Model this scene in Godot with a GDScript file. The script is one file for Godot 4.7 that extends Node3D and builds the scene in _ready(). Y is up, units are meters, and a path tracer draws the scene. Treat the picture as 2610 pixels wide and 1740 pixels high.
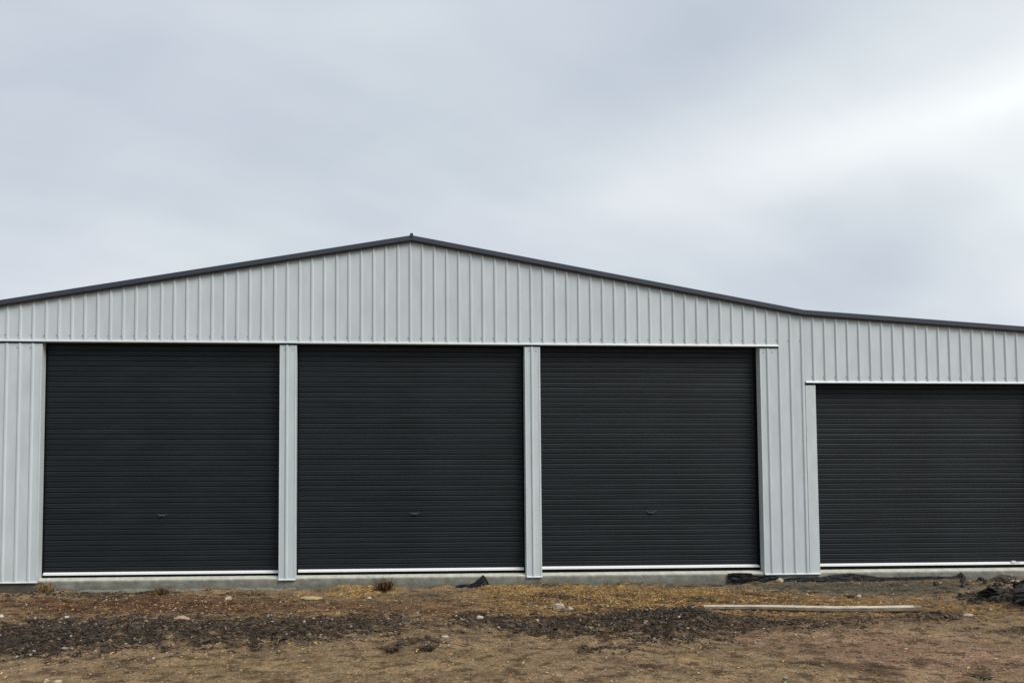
extends Node3D

# ---------------------------------------------------------------- settings
const PITCH := 0.19            # rib spacing of the wall cladding
const RIB := 0.0185             # rib height
const Y_HEAD := 3.53           # underside of the long header
const Y_HEAD_LOW := 2.95       # underside of the lean-to header
const Y_BASE := -0.072         # bottom of the wall cladding
const APEX := Vector2(6.098, 5.224)
const KINK := Vector2(12.36, 4.115)
const X_LEFT := -0.2
const X_RIGHT := 16.62
const DEPTH := 12.0
const EXPOSURE := 1.8
const DOORS := [[0.518, 4.07, 3.53], [4.328, 7.869, 3.53], [8.112, 11.655, 3.53], [12.558, 16.32, 2.95]]

var shed: Node3D
var used := {}
var n_big := FastNoiseLite.new()
var n_mid := FastNoiseLite.new()
var n_fine := FastNoiseLite.new()
var n_edge := FastNoiseLite.new()
var n_spot := FastNoiseLite.new()
var M := {}


func _ready() -> void:
	setup_camera()
	setup_sky()
	setup_noise()
	setup_materials()
	build_ground()
	build_shed()
	build_doors()
	build_timber()
	build_plastic()
	build_heap()
	build_stones()
	build_plants()
	build_litter()


# ---------------------------------------------------------------- camera, sky, light
func setup_camera() -> void:
	var cam := Camera3D.new()
	cam.name = "camera"
	cam.projection = Camera3D.PROJECTION_FRUSTUM
	cam.near = 0.1
	cam.far = 3000.0
	cam.size = 0.08547009
	cam.frustum_offset = Vector2(0.00998246, 0.01246437)
	cam.keep_aspect = Camera3D.KEEP_HEIGHT
	cam.transform = Transform3D(Basis(Vector3(0.998105, -0.003447, 0.061435), Vector3(0.000552, 0.998892, 0.047067), Vector3(-0.061529, -0.046944, 0.997001)), Vector3(5.65526, 1.44610, 12.31421))
	add_child(cam)
	cam.current = true


func blob(az: float, el: float, a0: float, e0: float, ra: float, re: float, tilt := 0.0) -> float:
	var da := wrapf(az - a0, -180.0, 180.0)
	var de := el - e0
	var c := cos(deg_to_rad(tilt))
	var s := sin(deg_to_rad(tilt))
	var u := (da * c + de * s) / ra
	var v := (-da * s + de * c) / re
	return exp(-(u * u + v * v))


func setup_sky() -> void:
	var w := 1536
	var h := 768
	var soft := FastNoiseLite.new()
	soft.seed = 11
	soft.frequency = 0.9
	soft.fractal_octaves = 4
	soft.fractal_gain = 0.45
	var streak := FastNoiseLite.new()
	streak.seed = 5
	streak.frequency = 0.55
	streak.fractal_octaves = 4
	var hue := FastNoiseLite.new()
	hue.seed = 23
	hue.frequency = 1.4
	hue.fractal_octaves = 2
	var im := Image.create(w, h, false, Image.FORMAT_RGBF)
	im.fill(Color(0.12, 0.10, 0.08))
	for j in h / 2 + 2:
		var el := 90.0 - (j + 0.5) * 180.0 / h
		for i in w:
			var az := wrapf((i + 0.5) * 360.0 / w, -180.0, 180.0)
			var y := maxf(sin(deg_to_rad(el)), 0.0)
			var dx := sin(deg_to_rad(az)) * cos(deg_to_rad(el))
			var dz := -cos(deg_to_rad(az)) * cos(deg_to_rad(el))
			# the cloud layer as a high sheet: directions meet it farther off towards the horizon
			var k := 1.0 / (y + 0.28)
			var px := dx * k
			var pz := dz * k
			# lit level of the cloud, slate grey (0) to thin white (1)
			var t := 0.16 + 0.145 * soft.get_noise_3d(px, pz * 1.3, 3.0)
			var along := px * 0.86 - pz * 0.5
			var across := px * 0.5 + pz * 0.86
			t += 0.13 * streak.get_noise_3d(along * 0.7, across * 2.6, 9.0)
			t += 0.12 * streak.get_noise_3d(along * 2.4 + 7.0, across * 7.5, 21.0)
			t += 0.075 * soft.get_noise_3d(px * 4.5, pz * 6.5, 31.0)
			t += 0.28 * exp(-el / 12.0)                                  # paler air low down
			t += 0.42 * blob(az, el, 38.0, 21.2, 11.5, 2.2, 9.0)         # the break in the cloud
			t += 0.34 * blob(az, el, 28.5, 20.2, 8.5, 3.2, 6.0)
			t += 0.28 * blob(az, el, 45.0, 24.0, 12.0, 5.5, 10.0)
			t += 0.20 * blob(az, el, 30.0, 24.5, 10.0, 3.0, 12.0)
			t += 0.40 * blob(az, el, 43.0, 16.0, 7.5, 8.0)
			t -= 0.26 * blob(az, el, 31.0, 12.0, 7.0, 2.5, 6.0)
			t -= 0.18 * blob(az, el, 20.5, 27.0, 7.0, 3.0, 10.0)
			t += 0.22 * blob(az, el, -18.0, 13.5, 14.0, 4.0, 4.0)
			t -= 0.10 * blob(az, el, -24.0, 21.5, 7.0, 6.0)
			t -= 0.06 * blob(az, el, 8.0, 26.0, 7.0, 3.0, 8.0)
			t += 0.10 * blob(az, el, 1.0, 30.5, 8.0, 1.6)
			t += 0.16 * blob(az, el, 17.0, 19.0, 8.0, 3.5, 12.0)
			# thin, brighter cloud round the hidden sun
			t += 0.75 * blob(az, el, 128.0, 47.0, 55.0, 26.0)
			t += 0.25 * smoothstep(32.0, 85.0, el)
			t = maxf(t, -0.10)
			var c := Color(0.527, 0.589, 0.680).lerp(Color(0.905, 0.950, 0.965), clampf(t, -0.1, 1.0))
			if t > 1.0:
				c *= 1.0 + 0.8 * (t - 1.0)
			var q := hue.get_noise_3d(px * 0.8, pz, 1.0)
			c.r *= 1.0 + 0.020 * q
			c.b *= 1.0 + 0.016 * q
			im.set_pixel(i, j, c * (1.0 / EXPOSURE))
	var pan := PanoramaSkyMaterial.new()
	pan.panorama = ImageTexture.create_from_image(im)
	var sky := Sky.new()
	sky.sky_material = pan
	var env := Environment.new()
	env.background_mode = Environment.BG_SKY
	env.sky = sky
	env.tonemap_mode = Environment.TONE_MAPPER_LINEAR
	env.tonemap_exposure = EXPOSURE
	env.sdfgi_enabled = true
	env.ssao_enabled = true
	env.ssil_enabled = true
	var we := WorldEnvironment.new()
	we.name = "world_environment"
	we.environment = env
	add_child(we)
	var sun := DirectionalLight3D.new()
	sun.name = "sun"
	sun.light_energy = 0.5
	sun.light_angular_distance = 30.0
	sun.light_color = Color(1.0, 0.98, 0.95)
	sun.shadow_enabled = true
	var az := deg_to_rad(134.0)
	var el := deg_to_rad(47.0)
	var towards := Vector3(sin(az) * cos(el), sin(el), -cos(az) * cos(el))
	sun.basis = Basis.looking_at(-towards, Vector3.UP)
	add_child(sun)


func setup_noise() -> void:
	n_big.seed = 2
	n_big.frequency = 0.45
	n_big.fractal_octaves = 3
	n_mid.seed = 7
	n_mid.frequency = 2.3
	n_mid.fractal_octaves = 3
	n_fine.seed = 13
	n_fine.frequency = 9.0
	n_fine.fractal_octaves = 3
	n_edge.seed = 19
	n_edge.frequency = 1.7
	n_edge.fractal_octaves = 5
	n_edge.fractal_gain = 0.62
	n_spot.seed = 31
	n_spot.frequency = 3.6
	n_spot.fractal_octaves = 4


func lin(r: float, g: float, b: float) -> Color:
	return Color(r, g, b).linear_to_srgb()


func noise_image(noise_seed: int, size: int, freq: float, octaves: int, lo: float, hi: float) -> Image:
	var n := FastNoiseLite.new()
	n.seed = noise_seed
	n.frequency = freq
	n.fractal_octaves = octaves
	n.fractal_gain = 0.6
	var a := n.get_seamless_image(size, size)
	a.convert(Image.FORMAT_L8)
	var data := a.get_data()
	for i in data.size():
		data[i] = int(255.0 * lerpf(lo, hi, data[i] / 255.0))
	return Image.create_from_data(size, size, false, Image.FORMAT_L8, data)


func grain(noise_seed: int, size: int, freq: float, octaves: int, lo: float, hi: float) -> ImageTexture:
	return ImageTexture.create_from_image(noise_image(noise_seed, size, freq, octaves, lo, hi))


func bumps(noise_seed: int, size: int, freq: float, octaves: int, strength: float) -> ImageTexture:
	var a := noise_image(noise_seed, size, freq, octaves, 0.0, 1.0)
	a.convert(Image.FORMAT_RGBA8)
	a.bump_map_to_normal_map(strength)
	return ImageTexture.create_from_image(a)


func mat(called: String, c: Color, rough: float, metal := 0.0) -> StandardMaterial3D:
	var m := StandardMaterial3D.new()
	m.resource_name = called
	m.albedo_color = c
	m.roughness = rough
	m.metallic = metal
	M[called] = m
	return m


func triplanar(m: StandardMaterial3D, scale: Vector3) -> void:
	m.uv1_triplanar = true
	m.uv1_world_triplanar = true
	m.uv1_scale = scale


func setup_materials() -> void:
	var dirt := grain(41, 512, 0.012, 5, 0.93, 1.0)
	var wave := bumps(43, 256, 0.010, 2, 2.2)
	for k in 4:
		var f: float = [1.0, 0.975, 1.02, 0.99][k]
		var m := mat("wall_%d" % k, lin(0.580 * f, 0.634 * f, 0.656 * f), 0.42)
		m.albedo_texture = dirt
		m.normal_enabled = true
		m.normal_texture = wave
		m.normal_scale = 0.22
		triplanar(m, Vector3(0.55, 0.16, 0.55))
	var t := mat("trim", lin(0.60, 0.65, 0.665), 0.40)
	t.albedo_texture = dirt
	triplanar(t, Vector3(0.7, 0.3, 0.7))
	var d := mat("door", lin(0.0180, 0.0238, 0.0285), 0.5)
	d.metallic_specular = 0.36
	d.albedo_texture = grain(47, 256, 0.02, 5, 0.72, 1.0)
	triplanar(d, Vector3(0.12, 0.9, 0.12))
	mat("dark_metal", lin(0.012, 0.013, 0.015), 0.5)
	var b := mat("barge", lin(0.034, 0.041, 0.058), 0.42)
	b.albedo_texture = dirt
	triplanar(b, Vector3(0.4, 0.4, 0.4))
	mat("rubber", lin(0.005, 0.005, 0.005), 0.9).metallic_specular = 0.2
	mat("rail", lin(0.74, 0.75, 0.75), 0.4)
	mat("handle", lin(0.085, 0.092, 0.095), 0.4, 0.3)
	mat("screw", lin(0.26, 0.27, 0.27), 0.4)
	var c := mat("concrete", lin(0.30, 0.30, 0.255), 0.9)
	c.vertex_color_use_as_albedo = true
	c.albedo_color = Color.WHITE
	c.albedo_texture = grain(53, 512, 0.012, 5, 0.80, 1.0)
	c.normal_enabled = true
	c.normal_texture = bumps(54, 512, 0.02, 4, 2.0)
	triplanar(c, Vector3(0.9, 0.9, 0.9))
	var g := mat("ground", Color.WHITE, 0.95)
	g.metallic_specular = 0.2
	g.vertex_color_use_as_albedo = true
	g.albedo_texture = grain(61, 1024, 0.045, 6, 0.50, 1.0)
	g.normal_enabled = true
	g.normal_texture = bumps(62, 1024, 0.035, 6, 7.0)
	g.normal_scale = 0.9
	triplanar(g, Vector3(0.8, 0.8, 0.8))
	var s := mat("stone", Color.WHITE, 0.9)
	s.vertex_color_use_as_albedo = true
	s.albedo_texture = grain(67, 256, 0.03, 5, 0.72, 1.0)
	triplanar(s, Vector3(5, 5, 5))
	var v := mat("plant", Color.WHITE, 0.85)
	v.vertex_color_use_as_albedo = true
	v.metallic_specular = 0.2
	var p := mat("plastic", lin(0.006, 0.0065, 0.0075), 0.55)
	p.metallic_specular = 0.3
	p.normal_enabled = true
	p.normal_texture = bumps(71, 256, 0.02, 4, 6.0)
	triplanar(p, Vector3(3, 3, 3))
	var w := mat("timber", Color.WHITE, 0.85)
	w.vertex_color_use_as_albedo = true
	w.albedo_texture = grain(73, 256, 0.02, 5, 0.6, 1.0)
	triplanar(w, Vector3(0.5, 9, 9))


# ---------------------------------------------------------------- naming
func numbered(called: String) -> String:
	var n: int = used.get(called, 0)
	used[called] = n + 1
	return called if n == 0 else "%s_%03d" % [called, n]


func thing(called: String, label: String, category: String, at := Vector3.ZERO, group := "") -> Node3D:
	var o := Node3D.new()
	o.name = numbered(called)
	o.position = at
	tag(o, label, category, group)
	add_child(o, true)
	return o


func tag(o: Node, label: String, category: String, group := "") -> void:
	o.set_meta("label", label)
	o.set_meta("category", category)
	if group:
		o.set_meta("group", group)


func part(called: String, m: Mesh, material: Material, parent: Node) -> MeshInstance3D:
	var o := MeshInstance3D.new()
	o.name = called
	o.mesh = m
	o.material_override = material
	if parent == self:
		o.name = numbered(called)
	else:
		var k := 0
		while parent.has_node(NodePath(o.name)):
			k += 1
			o.name = "%s_%03d" % [called, k]
	parent.add_child(o, true)
	return o


# ---------------------------------------------------------------- mesh helpers
func start() -> SurfaceTool:
	var st := SurfaceTool.new()
	st.begin(Mesh.PRIMITIVE_TRIANGLES)
	return st


func tri(st: SurfaceTool, a: Vector3, b: Vector3, c: Vector3, out: Vector3) -> void:
	var n := (c - a).cross(b - a)
	if n.length_squared() < 1e-14:
		return
	if n.dot(out) < 0.0:
		var s := b
		b = c
		c = s
		n = -n
	n = n.normalized()
	for p in [a, b, c]:
		st.set_normal(n)
		st.add_vertex(p)


func quad(st: SurfaceTool, a: Vector3, b: Vector3, c: Vector3, d: Vector3, out: Vector3) -> void:
	tri(st, a, b, c, out)
	tri(st, a, c, d, out)


func box(st: SurfaceTool, lo: Vector3, hi: Vector3) -> void:
	var p := []
	for k in 8:
		p.append(Vector3(hi.x if k & 1 else lo.x, hi.y if k & 2 else lo.y, hi.z if k & 4 else lo.z))
	quad(st, p[0], p[1], p[3], p[2], Vector3(0, 0, -1))
	quad(st, p[4], p[5], p[7], p[6], Vector3(0, 0, 1))
	quad(st, p[0], p[2], p[6], p[4], Vector3(-1, 0, 0))
	quad(st, p[1], p[3], p[7], p[5], Vector3(1, 0, 0))
	quad(st, p[0], p[1], p[5], p[4], Vector3(0, -1, 0))
	quad(st, p[2], p[3], p[7], p[6], Vector3(0, 1, 0))


# a profile of (z, y) points carried along x from x0 to x1 in steps
func extrude_x(st: SurfaceTool, prof: Array, x0: float, x1: float, outs: Array) -> void:
	for k in prof.size() - 1:
		var a: Vector2 = prof[k]
		var b: Vector2 = prof[k + 1]
		quad(st, Vector3(x0, a.y, a.x), Vector3(x1, a.y, a.x), Vector3(x1, b.y, b.x), Vector3(x0, b.y, b.x), outs[k])


func tube(st: SurfaceTool, pts: Array, r0: float, r1: float, sides: int, col: Color) -> void:
	var rings := []
	for k in pts.size():
		var p: Vector3 = pts[k]
		var q: Vector3 = pts[min(k + 1, pts.size() - 1)]
		var o: Vector3 = pts[max(k - 1, 0)]
		var dir := (q - o).normalized()
		var u := dir.cross(Vector3(0.31, 0.2, 0.93)).normalized()
		var v := dir.cross(u)
		var r := lerpf(r0, r1, float(k) / maxf(1.0, pts.size() - 1))
		var ring := []
		for s in sides:
			var a := TAU * s / sides
			ring.append([p + (u * cos(a) + v * sin(a)) * r, u * cos(a) + v * sin(a)])
		rings.append(ring)
	for k in rings.size() - 1:
		for s in sides:
			var e := (s + 1) % sides
			st.set_color(col)
			quad(st, rings[k][s][0], rings[k][e][0], rings[k + 1][e][0], rings[k + 1][s][0], rings[k][s][1] + rings[k][e][1])


# a lumpy stone: a sphere cut by random planes and roughened
func rock_mesh(s: int, rings: int, segs: int, cuts: int, rough: float, dims: Vector3, col: Color, vary: float) -> ArrayMesh:
	var rng := RandomNumberGenerator.new()
	rng.seed = s
	var planes := []
	for k in cuts:
		planes.append([Vector3(rng.randfn(), rng.randfn(), rng.randfn()).normalized(), rng.randf_range(0.55, 0.9)])
	var n := FastNoiseLite.new()
	n.seed = s
	n.frequency = 1.3
	n.fractal_octaves = 3
	var grid := []
	for i in rings + 1:
		var row := []
		for j in segs:
			var th := PI * i / rings
			var ph := TAU * j / segs
			var d := Vector3(sin(th) * cos(ph), cos(th), sin(th) * sin(ph))
			var r := 1.0 + rough * n.get_noise_3dv(d * 1.4) + 0.45 * rough * n.get_noise_3dv(d * 4.5)
			for pl in planes:
				var c: float = d.dot(pl[0])
				if c > 0.01:
					r = minf(r, pl[1] / c)
			row.append(d * r * dims)
		grid.append(row)
	var st := start()
	for i in rings:
		for j in segs:
			var e := (j + 1) % segs
			var f := 1.0 + vary * rng.randf_range(-1, 1)
			st.set_color(Color(col.r * f, col.g * f, col.b * f))
			var mid: Vector3 = (grid[i][j] + grid[i + 1][e]) * 0.5
			quad(st, grid[i][j], grid[i][e], grid[i + 1][e], grid[i + 1][j], mid / (dims * dims))
	return st.commit()


# ---------------------------------------------------------------- the ground
const SOIL := {
	"tan": [0.365, 0.252, 0.150], "red": [0.175, 0.092, 0.052], "dark": [0.062, 0.044, 0.032], "brown": [0.215, 0.138, 0.076], "ochre": [0.460, 0.258, 0.096],
	"yellow": [0.66, 0.420, 0.150], "greygreen": [0.150, 0.136, 0.102], "pink": [0.390, 0.244, 0.160], "olive": [0.335, 0.236, 0.122], "damp": [0.140, 0.088, 0.056],
}
# kind of soil, where (x, z), how far it reaches (x, z), how thick it lies
const PATCHES := [
	["brown", 8.45, 1.49, 1.74, 1.69, 0.95],
	["brown", 10.41, 2.00, 1.52, 1.35, 0.90],
	["brown", 12.38, 2.63, 1.25, 0.85, 0.60],
	["red", 2.11, 1.30, 2.00, 0.90, 0.90],
	["red", 3.93, 1.62, 1.54, 0.79, 0.70],
	["red", 5.78, 1.77, 1.12, 0.91, 0.50],
	["red", 6.50, 2.29, 0.58, 0.59, 0.50],
	["pink", 10.53, 4.70, 1.25, 0.88, 0.70],
	["pink", 10.82, 5.39, 0.76, 0.65, 0.70],
	["pink", 9.62, 4.14, 0.65, 0.50, 0.50],
	["olive", 4.21, 5.03, 1.46, 0.61, 0.50],
	["olive", 6.27, 5.04, 0.88, 0.54, 0.50],
	["olive", 9.17, 5.55, 0.67, 0.34, 0.40],
	["ochre", 6.98, 2.39, 0.77, 0.34, 0.90],
	["ochre", 8.45, 2.63, 0.95, 0.36, 0.95],
	["ochre", 9.61, 2.89, 0.56, 0.21, 0.70],
	["ochre", 8.02, 1.45, 1.38, 1.59, 0.90],
	["ochre", 9.24, 1.56, 1.42, 1.46, 1.00],
	["ochre", 10.48, 1.83, 1.29, 1.16, 0.90],
	["ochre", 11.68, 2.10, 1.31, 0.82, 0.75],
	["ochre", 12.62, 2.65, 0.82, 0.74, 0.60],
	["ochre", 7.28, 1.03, 0.44, 0.94, 0.70],
	["yellow", 7.72, 0.39, 0.35, 0.42, 0.90],
	["yellow", 10.08, 0.96, 0.50, 0.46, 0.70],
	["yellow", 7.77, 2.16, 0.30, 0.24, 0.60],
	["yellow", 5.36, 0.35, 0.49, 0.71, 1.00],
	["yellow", 4.56, 0.72, 0.25, 0.31, 0.70],
	["yellow", 7.51, 0.24, 0.41, 0.77, 0.80],
	["yellow", 8.86, 0.36, 0.59, 0.68, 0.80],
	["yellow", 9.10, 2.14, 0.45, 0.49, 0.70],
	["yellow", 5.18, 2.21, 0.22, 0.18, 0.80],
	["yellow", 8.49, 5.05, 0.25, 0.16, 0.45],
	["greygreen", 12.99, 0.72, 1.89, 0.81, 0.90],
	["greygreen", 9.22, -0.06, 1.33, 0.45, 0.80],
	["greygreen", 10.61, -0.08, 0.91, 0.50, 0.80],
	["greygreen", 12.02, 0.50, 0.70, 0.63, 0.60],
	["greygreen", 6.29, 0.75, 0.28, 0.39, 0.50],
	["dark", 2.55, 3.30, 1.80, 1.21, 1.00],
	["dark", 1.78, 3.63, 0.82, 1.19, 1.00],
	["dark", 4.46, 3.30, 1.13, 0.94, 0.95],
	["dark", 5.45, 3.02, 0.76, 0.80, 0.85],
	["dark", 7.52, 3.35, 0.87, 0.71, 0.95],
	["dark", 6.82, 2.87, 0.51, 0.65, 0.80],
	["dark", 8.65, 3.33, 0.84, 1.16, 1.00],
	["dark", 9.36, 3.03, 0.41, 0.88, 1.00],
	["dark", 9.84, 3.42, 0.83, 0.52, 0.80],
	["dark", 10.74, 3.45, 0.70, 0.42, 0.50],
	["dark", 5.95, 4.15, 0.43, 0.33, 0.85],
	["dark", 7.81, 4.63, 0.24, 0.24, 0.80],
	["dark", 12.00, 3.47, 0.33, 0.28, 0.80],
	["dark", 13.78, 2.44, 0.45, 0.90, 1.00],
	["dark", 12.36, 4.17, 0.25, 0.32, 0.50],
	["dark", 8.10, 1.10, 0.33, 0.26, 0.60],
	["dark", 9.89, 1.43, 0.37, 0.21, 0.50],
	["dark", 1.94, 0.26, 0.92, 0.29, 0.70],
	["dark", 3.62, 0.40, 0.34, 0.24, 0.60],
	["dark", 11.28, 3.18, 0.73, 0.17, 0.50],
	["damp", 9.79, 5.46, 0.37, 0.28, 0.70],
	["damp", 9.70, 4.63, 0.46, 0.28, 0.50],
	["damp", 7.97, 5.24, 0.24, 0.13, 0.60],
	["damp", 3.15, 5.12, 0.20, 0.12, 0.50],
	["damp", 8.55, 5.48, 0.27, 0.14, 0.50],
	["damp", 10.40, 5.36, 0.14, 0.10, 0.70],
	["damp", 10.65, 5.83, 0.19, 0.11, 0.80],
	["damp", 4.66, 5.30, 0.20, 0.11, 0.50],
]
# small heaps and hollows: x, z, reach x, reach z, height
const MOUNDS := [
	[2.3, 3.3, 2.2, 0.9, 0.035], [4.6, 3.2, 1.3, 0.7, 0.035], [7.6, 3.2, 1.0, 0.55, 0.035], [8.86, 3.0, 0.30, 0.3, 0.06], [9.3, 3.05, 0.26, 0.26, 0.09], [9.1, 3.5, 0.8, 0.45, 0.045],
	[12.0, 3.45, 0.34, 0.2, 0.10], [7.81, 4.75, 0.26, 0.2, 0.05], [7.80, 4.45, 0.24, 0.16, -0.03], [13.9, 2.6, 0.55, 0.7, 0.16], [14.9, 0.9, 0.9, 0.5, 0.09], [12.55, 4.25, 0.35, 0.25, 0.06],
	[5.9, 4.6, 0.3, 0.2, 0.03], [0.6, 0.6, 0.5, 0.45, 0.07], [2.5, 0.75, 0.4, 0.4, 0.05], [5.4, 0.35, 0.6, 0.35, 0.05], [9.0, 0.25, 1.2, 0.35, 0.025], 
]


func soil_at(x: float, z: float) -> Array:
	var wx := x + 0.42 * n_edge.get_noise_2d(x * 0.8 + 40.0, z * 0.8)
	var wz := z + 0.34 * n_edge.get_noise_2d(x * 0.8, z * 0.8 + 70.0)
	var rag := n_edge.get_noise_2d(x * 1.5 + 91.0, z * 1.9 + 17.0)
	var e := n_edge.get_noise_2d(x * 2.2 + 11.0, z * 2.2 - 5.0)
	var t: Array = SOIL["tan"]
	var c := Vector3(t[0], t[1], t[2])
	var dark := 0.0
	var ochre := 0.0
	var red := 0.0
	for p in PATCHES:
		var dx: float = (wx - p[1]) / p[3]
		if absf(dx) > 1.6:
			continue
		var dz: float = (wz - p[2]) / p[4]
		if absf(dz) > 1.6:
			continue
		var d := sqrt(dx * dx + dz * dz) + 0.75 * e
		var w: float = p[5] * (1.0 - smoothstep(0.45, 1.28, d))
		if w <= 0.0:
			continue
		# straw and ochre lie in rags, topsoil is strewn more evenly
		if p[0] == "ochre":
			w *= smoothstep(-0.14, 0.20, rag)
		elif p[0] == "yellow":
			w *= smoothstep(-0.34, 0.02, -rag)
		elif p[0] == "dark":
			w *= smoothstep(-0.62, -0.12, rag)
		var s: Array = SOIL[p[0]]
		c = c.lerp(Vector3(s[0], s[1], s[2]), w)
		if p[0] == "dark":
			dark = maxf(dark, w)
			ochre *= 1.0 - w
			red *= 1.0 - w
		elif p[0] == "ochre" or p[0] == "yellow":
			ochre = maxf(ochre, w)
		elif p[0] == "red" or p[0] == "brown":
			red = maxf(red, w)
	return [c, dark, ochre, red]


func height_at(x: float, z: float, rough := -1.0) -> float:
	var y := lerpf(-0.245, -0.195, clampf(x / 16.0, 0.0, 1.0))
	y += 0.022 * n_big.get_noise_2d(x, z) + 0.010 * n_mid.get_noise_2d(x, z)
	for m in MOUNDS:
		var dx: float = (x - m[0]) / m[2]
		var dz: float = (z - m[1]) / m[3]
		var d := dx * dx + dz * dz
		if d < 6.0:
			y += m[4] * exp(-d)
	# soil banked unevenly against the slab
	if z < 0.7:
		y += (1.0 - smoothstep(0.0, 0.7, z)) * (1.0 - smoothstep(11.4, 12.3, x)) * (0.012 + 0.075 * n_mid.get_noise_2d(x * 0.45 + 60.0, z * 0.4) + 0.035 * n_fine.get_noise_2d(x * 0.35, z * 0.5))
	if rough >= 0.0:
		y += (0.006 + 0.042 * rough) * n_fine.get_noise_2d(x * 0.8, z * 0.8) + (0.004 + 0.012 * rough) * n_fine.get_noise_2d(x * 2.6 + 9.0, z * 2.6)
	return y


func rows_of(fine0: float, fine1: float, step: float, far0: float, far1: float) -> PackedFloat32Array:
	var a := PackedFloat32Array()
	var left := []
	var d := step
	var x := fine0
	while x > far0:
		d *= 1.32
		x -= d
		left.append(x)
	left.reverse()
	for v in left:
		a.append(v)
	x = fine0
	while x < fine1:
		a.append(x)
		x += step
	d = step
	while x < far1:
		a.append(x)
		d *= 1.32
		x += d
	a.append(x)
	return a


func build_ground() -> void:
	var xs := rows_of(-0.8, 16.4, 0.021, -1500.0, 1500.0)
	var zs := rows_of(-0.02, 6.4, 0.021, -1500.0, 1500.0)
	var nx := xs.size()
	var nz := zs.size()
	var pos := PackedVector3Array()
	var col := PackedColorArray()
	pos.resize(nx * nz)
	col.resize(nx * nz)
	for j in nz:
		var z := zs[j]
		for i in nx:
			var x := xs[i]
			var near := x > -6.0 and x < 22.0 and z > -1.0 and z < 14.0
			var y := -0.23
			var c := Vector3(0.25, 0.20, 0.125)
			if near:
				var s := soil_at(x, z)
				c = s[0]
				var dark: float = s[1]
				var ochre: float = s[2]
				var red: float = s[3]
				y = height_at(x, z, maxf(maxf(dark, 0.55 * ochre), 0.45 * red))
				var f := 1.0 + 0.30 * n_mid.get_noise_2d(x * 0.9 + 3.0, z * 0.9) + 0.50 * n_fine.get_noise_2d(x * 1.4 - 7.0, z * 1.4)
				f *= 1.0 + 0.42 * n_edge.get_noise_2d(x * 0.55 - 33.0, z * 0.95 + 8.0)
				# crumbs of darker, damp soil trodden into the bare dirt
				var spot := smoothstep(0.15, 0.30, n_spot.get_noise_2d(x + 0.08 * n_fine.get_noise_2d(z, x), z)) * (1.0 - dark)
				f *= 1.0 - 0.50 * spot * (1.0 - 0.6 * ochre)
				var g := n_fine.get_noise_2d(x * 0.7 + 31.0, z * 0.7)
				c = Vector3(c.x * f * (1.0 + 0.10 * g), c.y * f, c.z * f * (1.0 - 0.10 * g))
				var fleck := smoothstep(0.22, 0.48, n_fine.get_noise_2d(x * 0.9 - 15.0, z * 0.7)) * (0.35 + 0.65 * maxf(maxf(dark, ochre), red))
				c *= 1.0 - 0.62 * fleck
				if ochre > 0.05:
					var r := smoothstep(0.05, 0.35, n_spot.get_noise_2d(x * 1.7 + 50.0, z * 1.7)) * ochre
					c = c.lerp(Vector3(0.135, 0.088, 0.052), 0.82 * r)
			else:
				var far := smoothstep(12.0, 30.0, absf(z) + absf(x - 8.0) * 0.8)
				c = c.lerp(Vector3(0.20, 0.175, 0.085) * (1.0 + 0.5 * n_mid.get_noise_2d(x * 0.06, z * 0.06)), far)
				y += 0.5 * n_big.get_noise_2d(x * 0.02, z * 0.02) * clampf((absf(z) + absf(x - 8.0) - 25.0) / 100.0, 0.0, 1.0)
			if z < 0.0 and x > X_LEFT and x < X_RIGHT and z > -DEPTH:
				y = minf(y, -0.25)
			pos[j * nx + i] = Vector3(x, y, z)
			col[j * nx + i] = Color(maxf(c.x, 0.004), maxf(c.y, 0.004), maxf(c.z, 0.004))
	var nor := PackedVector3Array()
	nor.resize(nx * nz)
	for j in nz:
		for i in nx:
			var a := pos[j * nx + max(i - 1, 0)]
			var b := pos[j * nx + min(i + 1, nx - 1)]
			var c := pos[max(j - 1, 0) * nx + i]
			var d := pos[min(j + 1, nz - 1) * nx + i]
			nor[j * nx + i] = (d - c).cross(b - a).normalized()
	var idx := PackedInt32Array()
	idx.resize((nx - 1) * (nz - 1) * 6)
	var k := 0
	for j in nz - 1:
		for i in nx - 1:
			var a := j * nx + i
			idx[k] = a
			idx[k + 1] = a + 1
			idx[k + 2] = a + nx
			idx[k + 3] = a + 1
			idx[k + 4] = a + nx + 1
			idx[k + 5] = a + nx
			k += 6
	var arr := []
	arr.resize(Mesh.ARRAY_MAX)
	arr[Mesh.ARRAY_VERTEX] = pos
	arr[Mesh.ARRAY_NORMAL] = nor
	arr[Mesh.ARRAY_COLOR] = col
	arr[Mesh.ARRAY_INDEX] = idx
	var m := ArrayMesh.new()
	m.add_surface_from_arrays(Mesh.PRIMITIVE_TRIANGLES, arr)
	var o := part("ground", m, M["ground"], self)
	o.set_meta("kind", "structure")
	o.set_meta("label", "bare disturbed dirt yard in front of the shed, tan, ochre and dark topsoil")


# ---------------------------------------------------------------- the shed
func roof_y(x: float) -> float:
	if x < APEX.x:
		return APEX.y - (APEX.x - x) * 0.1745
	if x < KINK.x:
		return APEX.y + (KINK.y - APEX.y) * (x - APEX.x) / (KINK.x - APEX.x)
	return KINK.y - (x - KINK.x) * 0.0640


func wall_z(x: float) -> float:
	var d := absf(x - PITCH * roundf(x / PITCH))
	if d <= 0.010:
		return RIB
	if d >= 0.026:
		return 0.0
	return RIB * (0.026 - d) / 0.016


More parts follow.
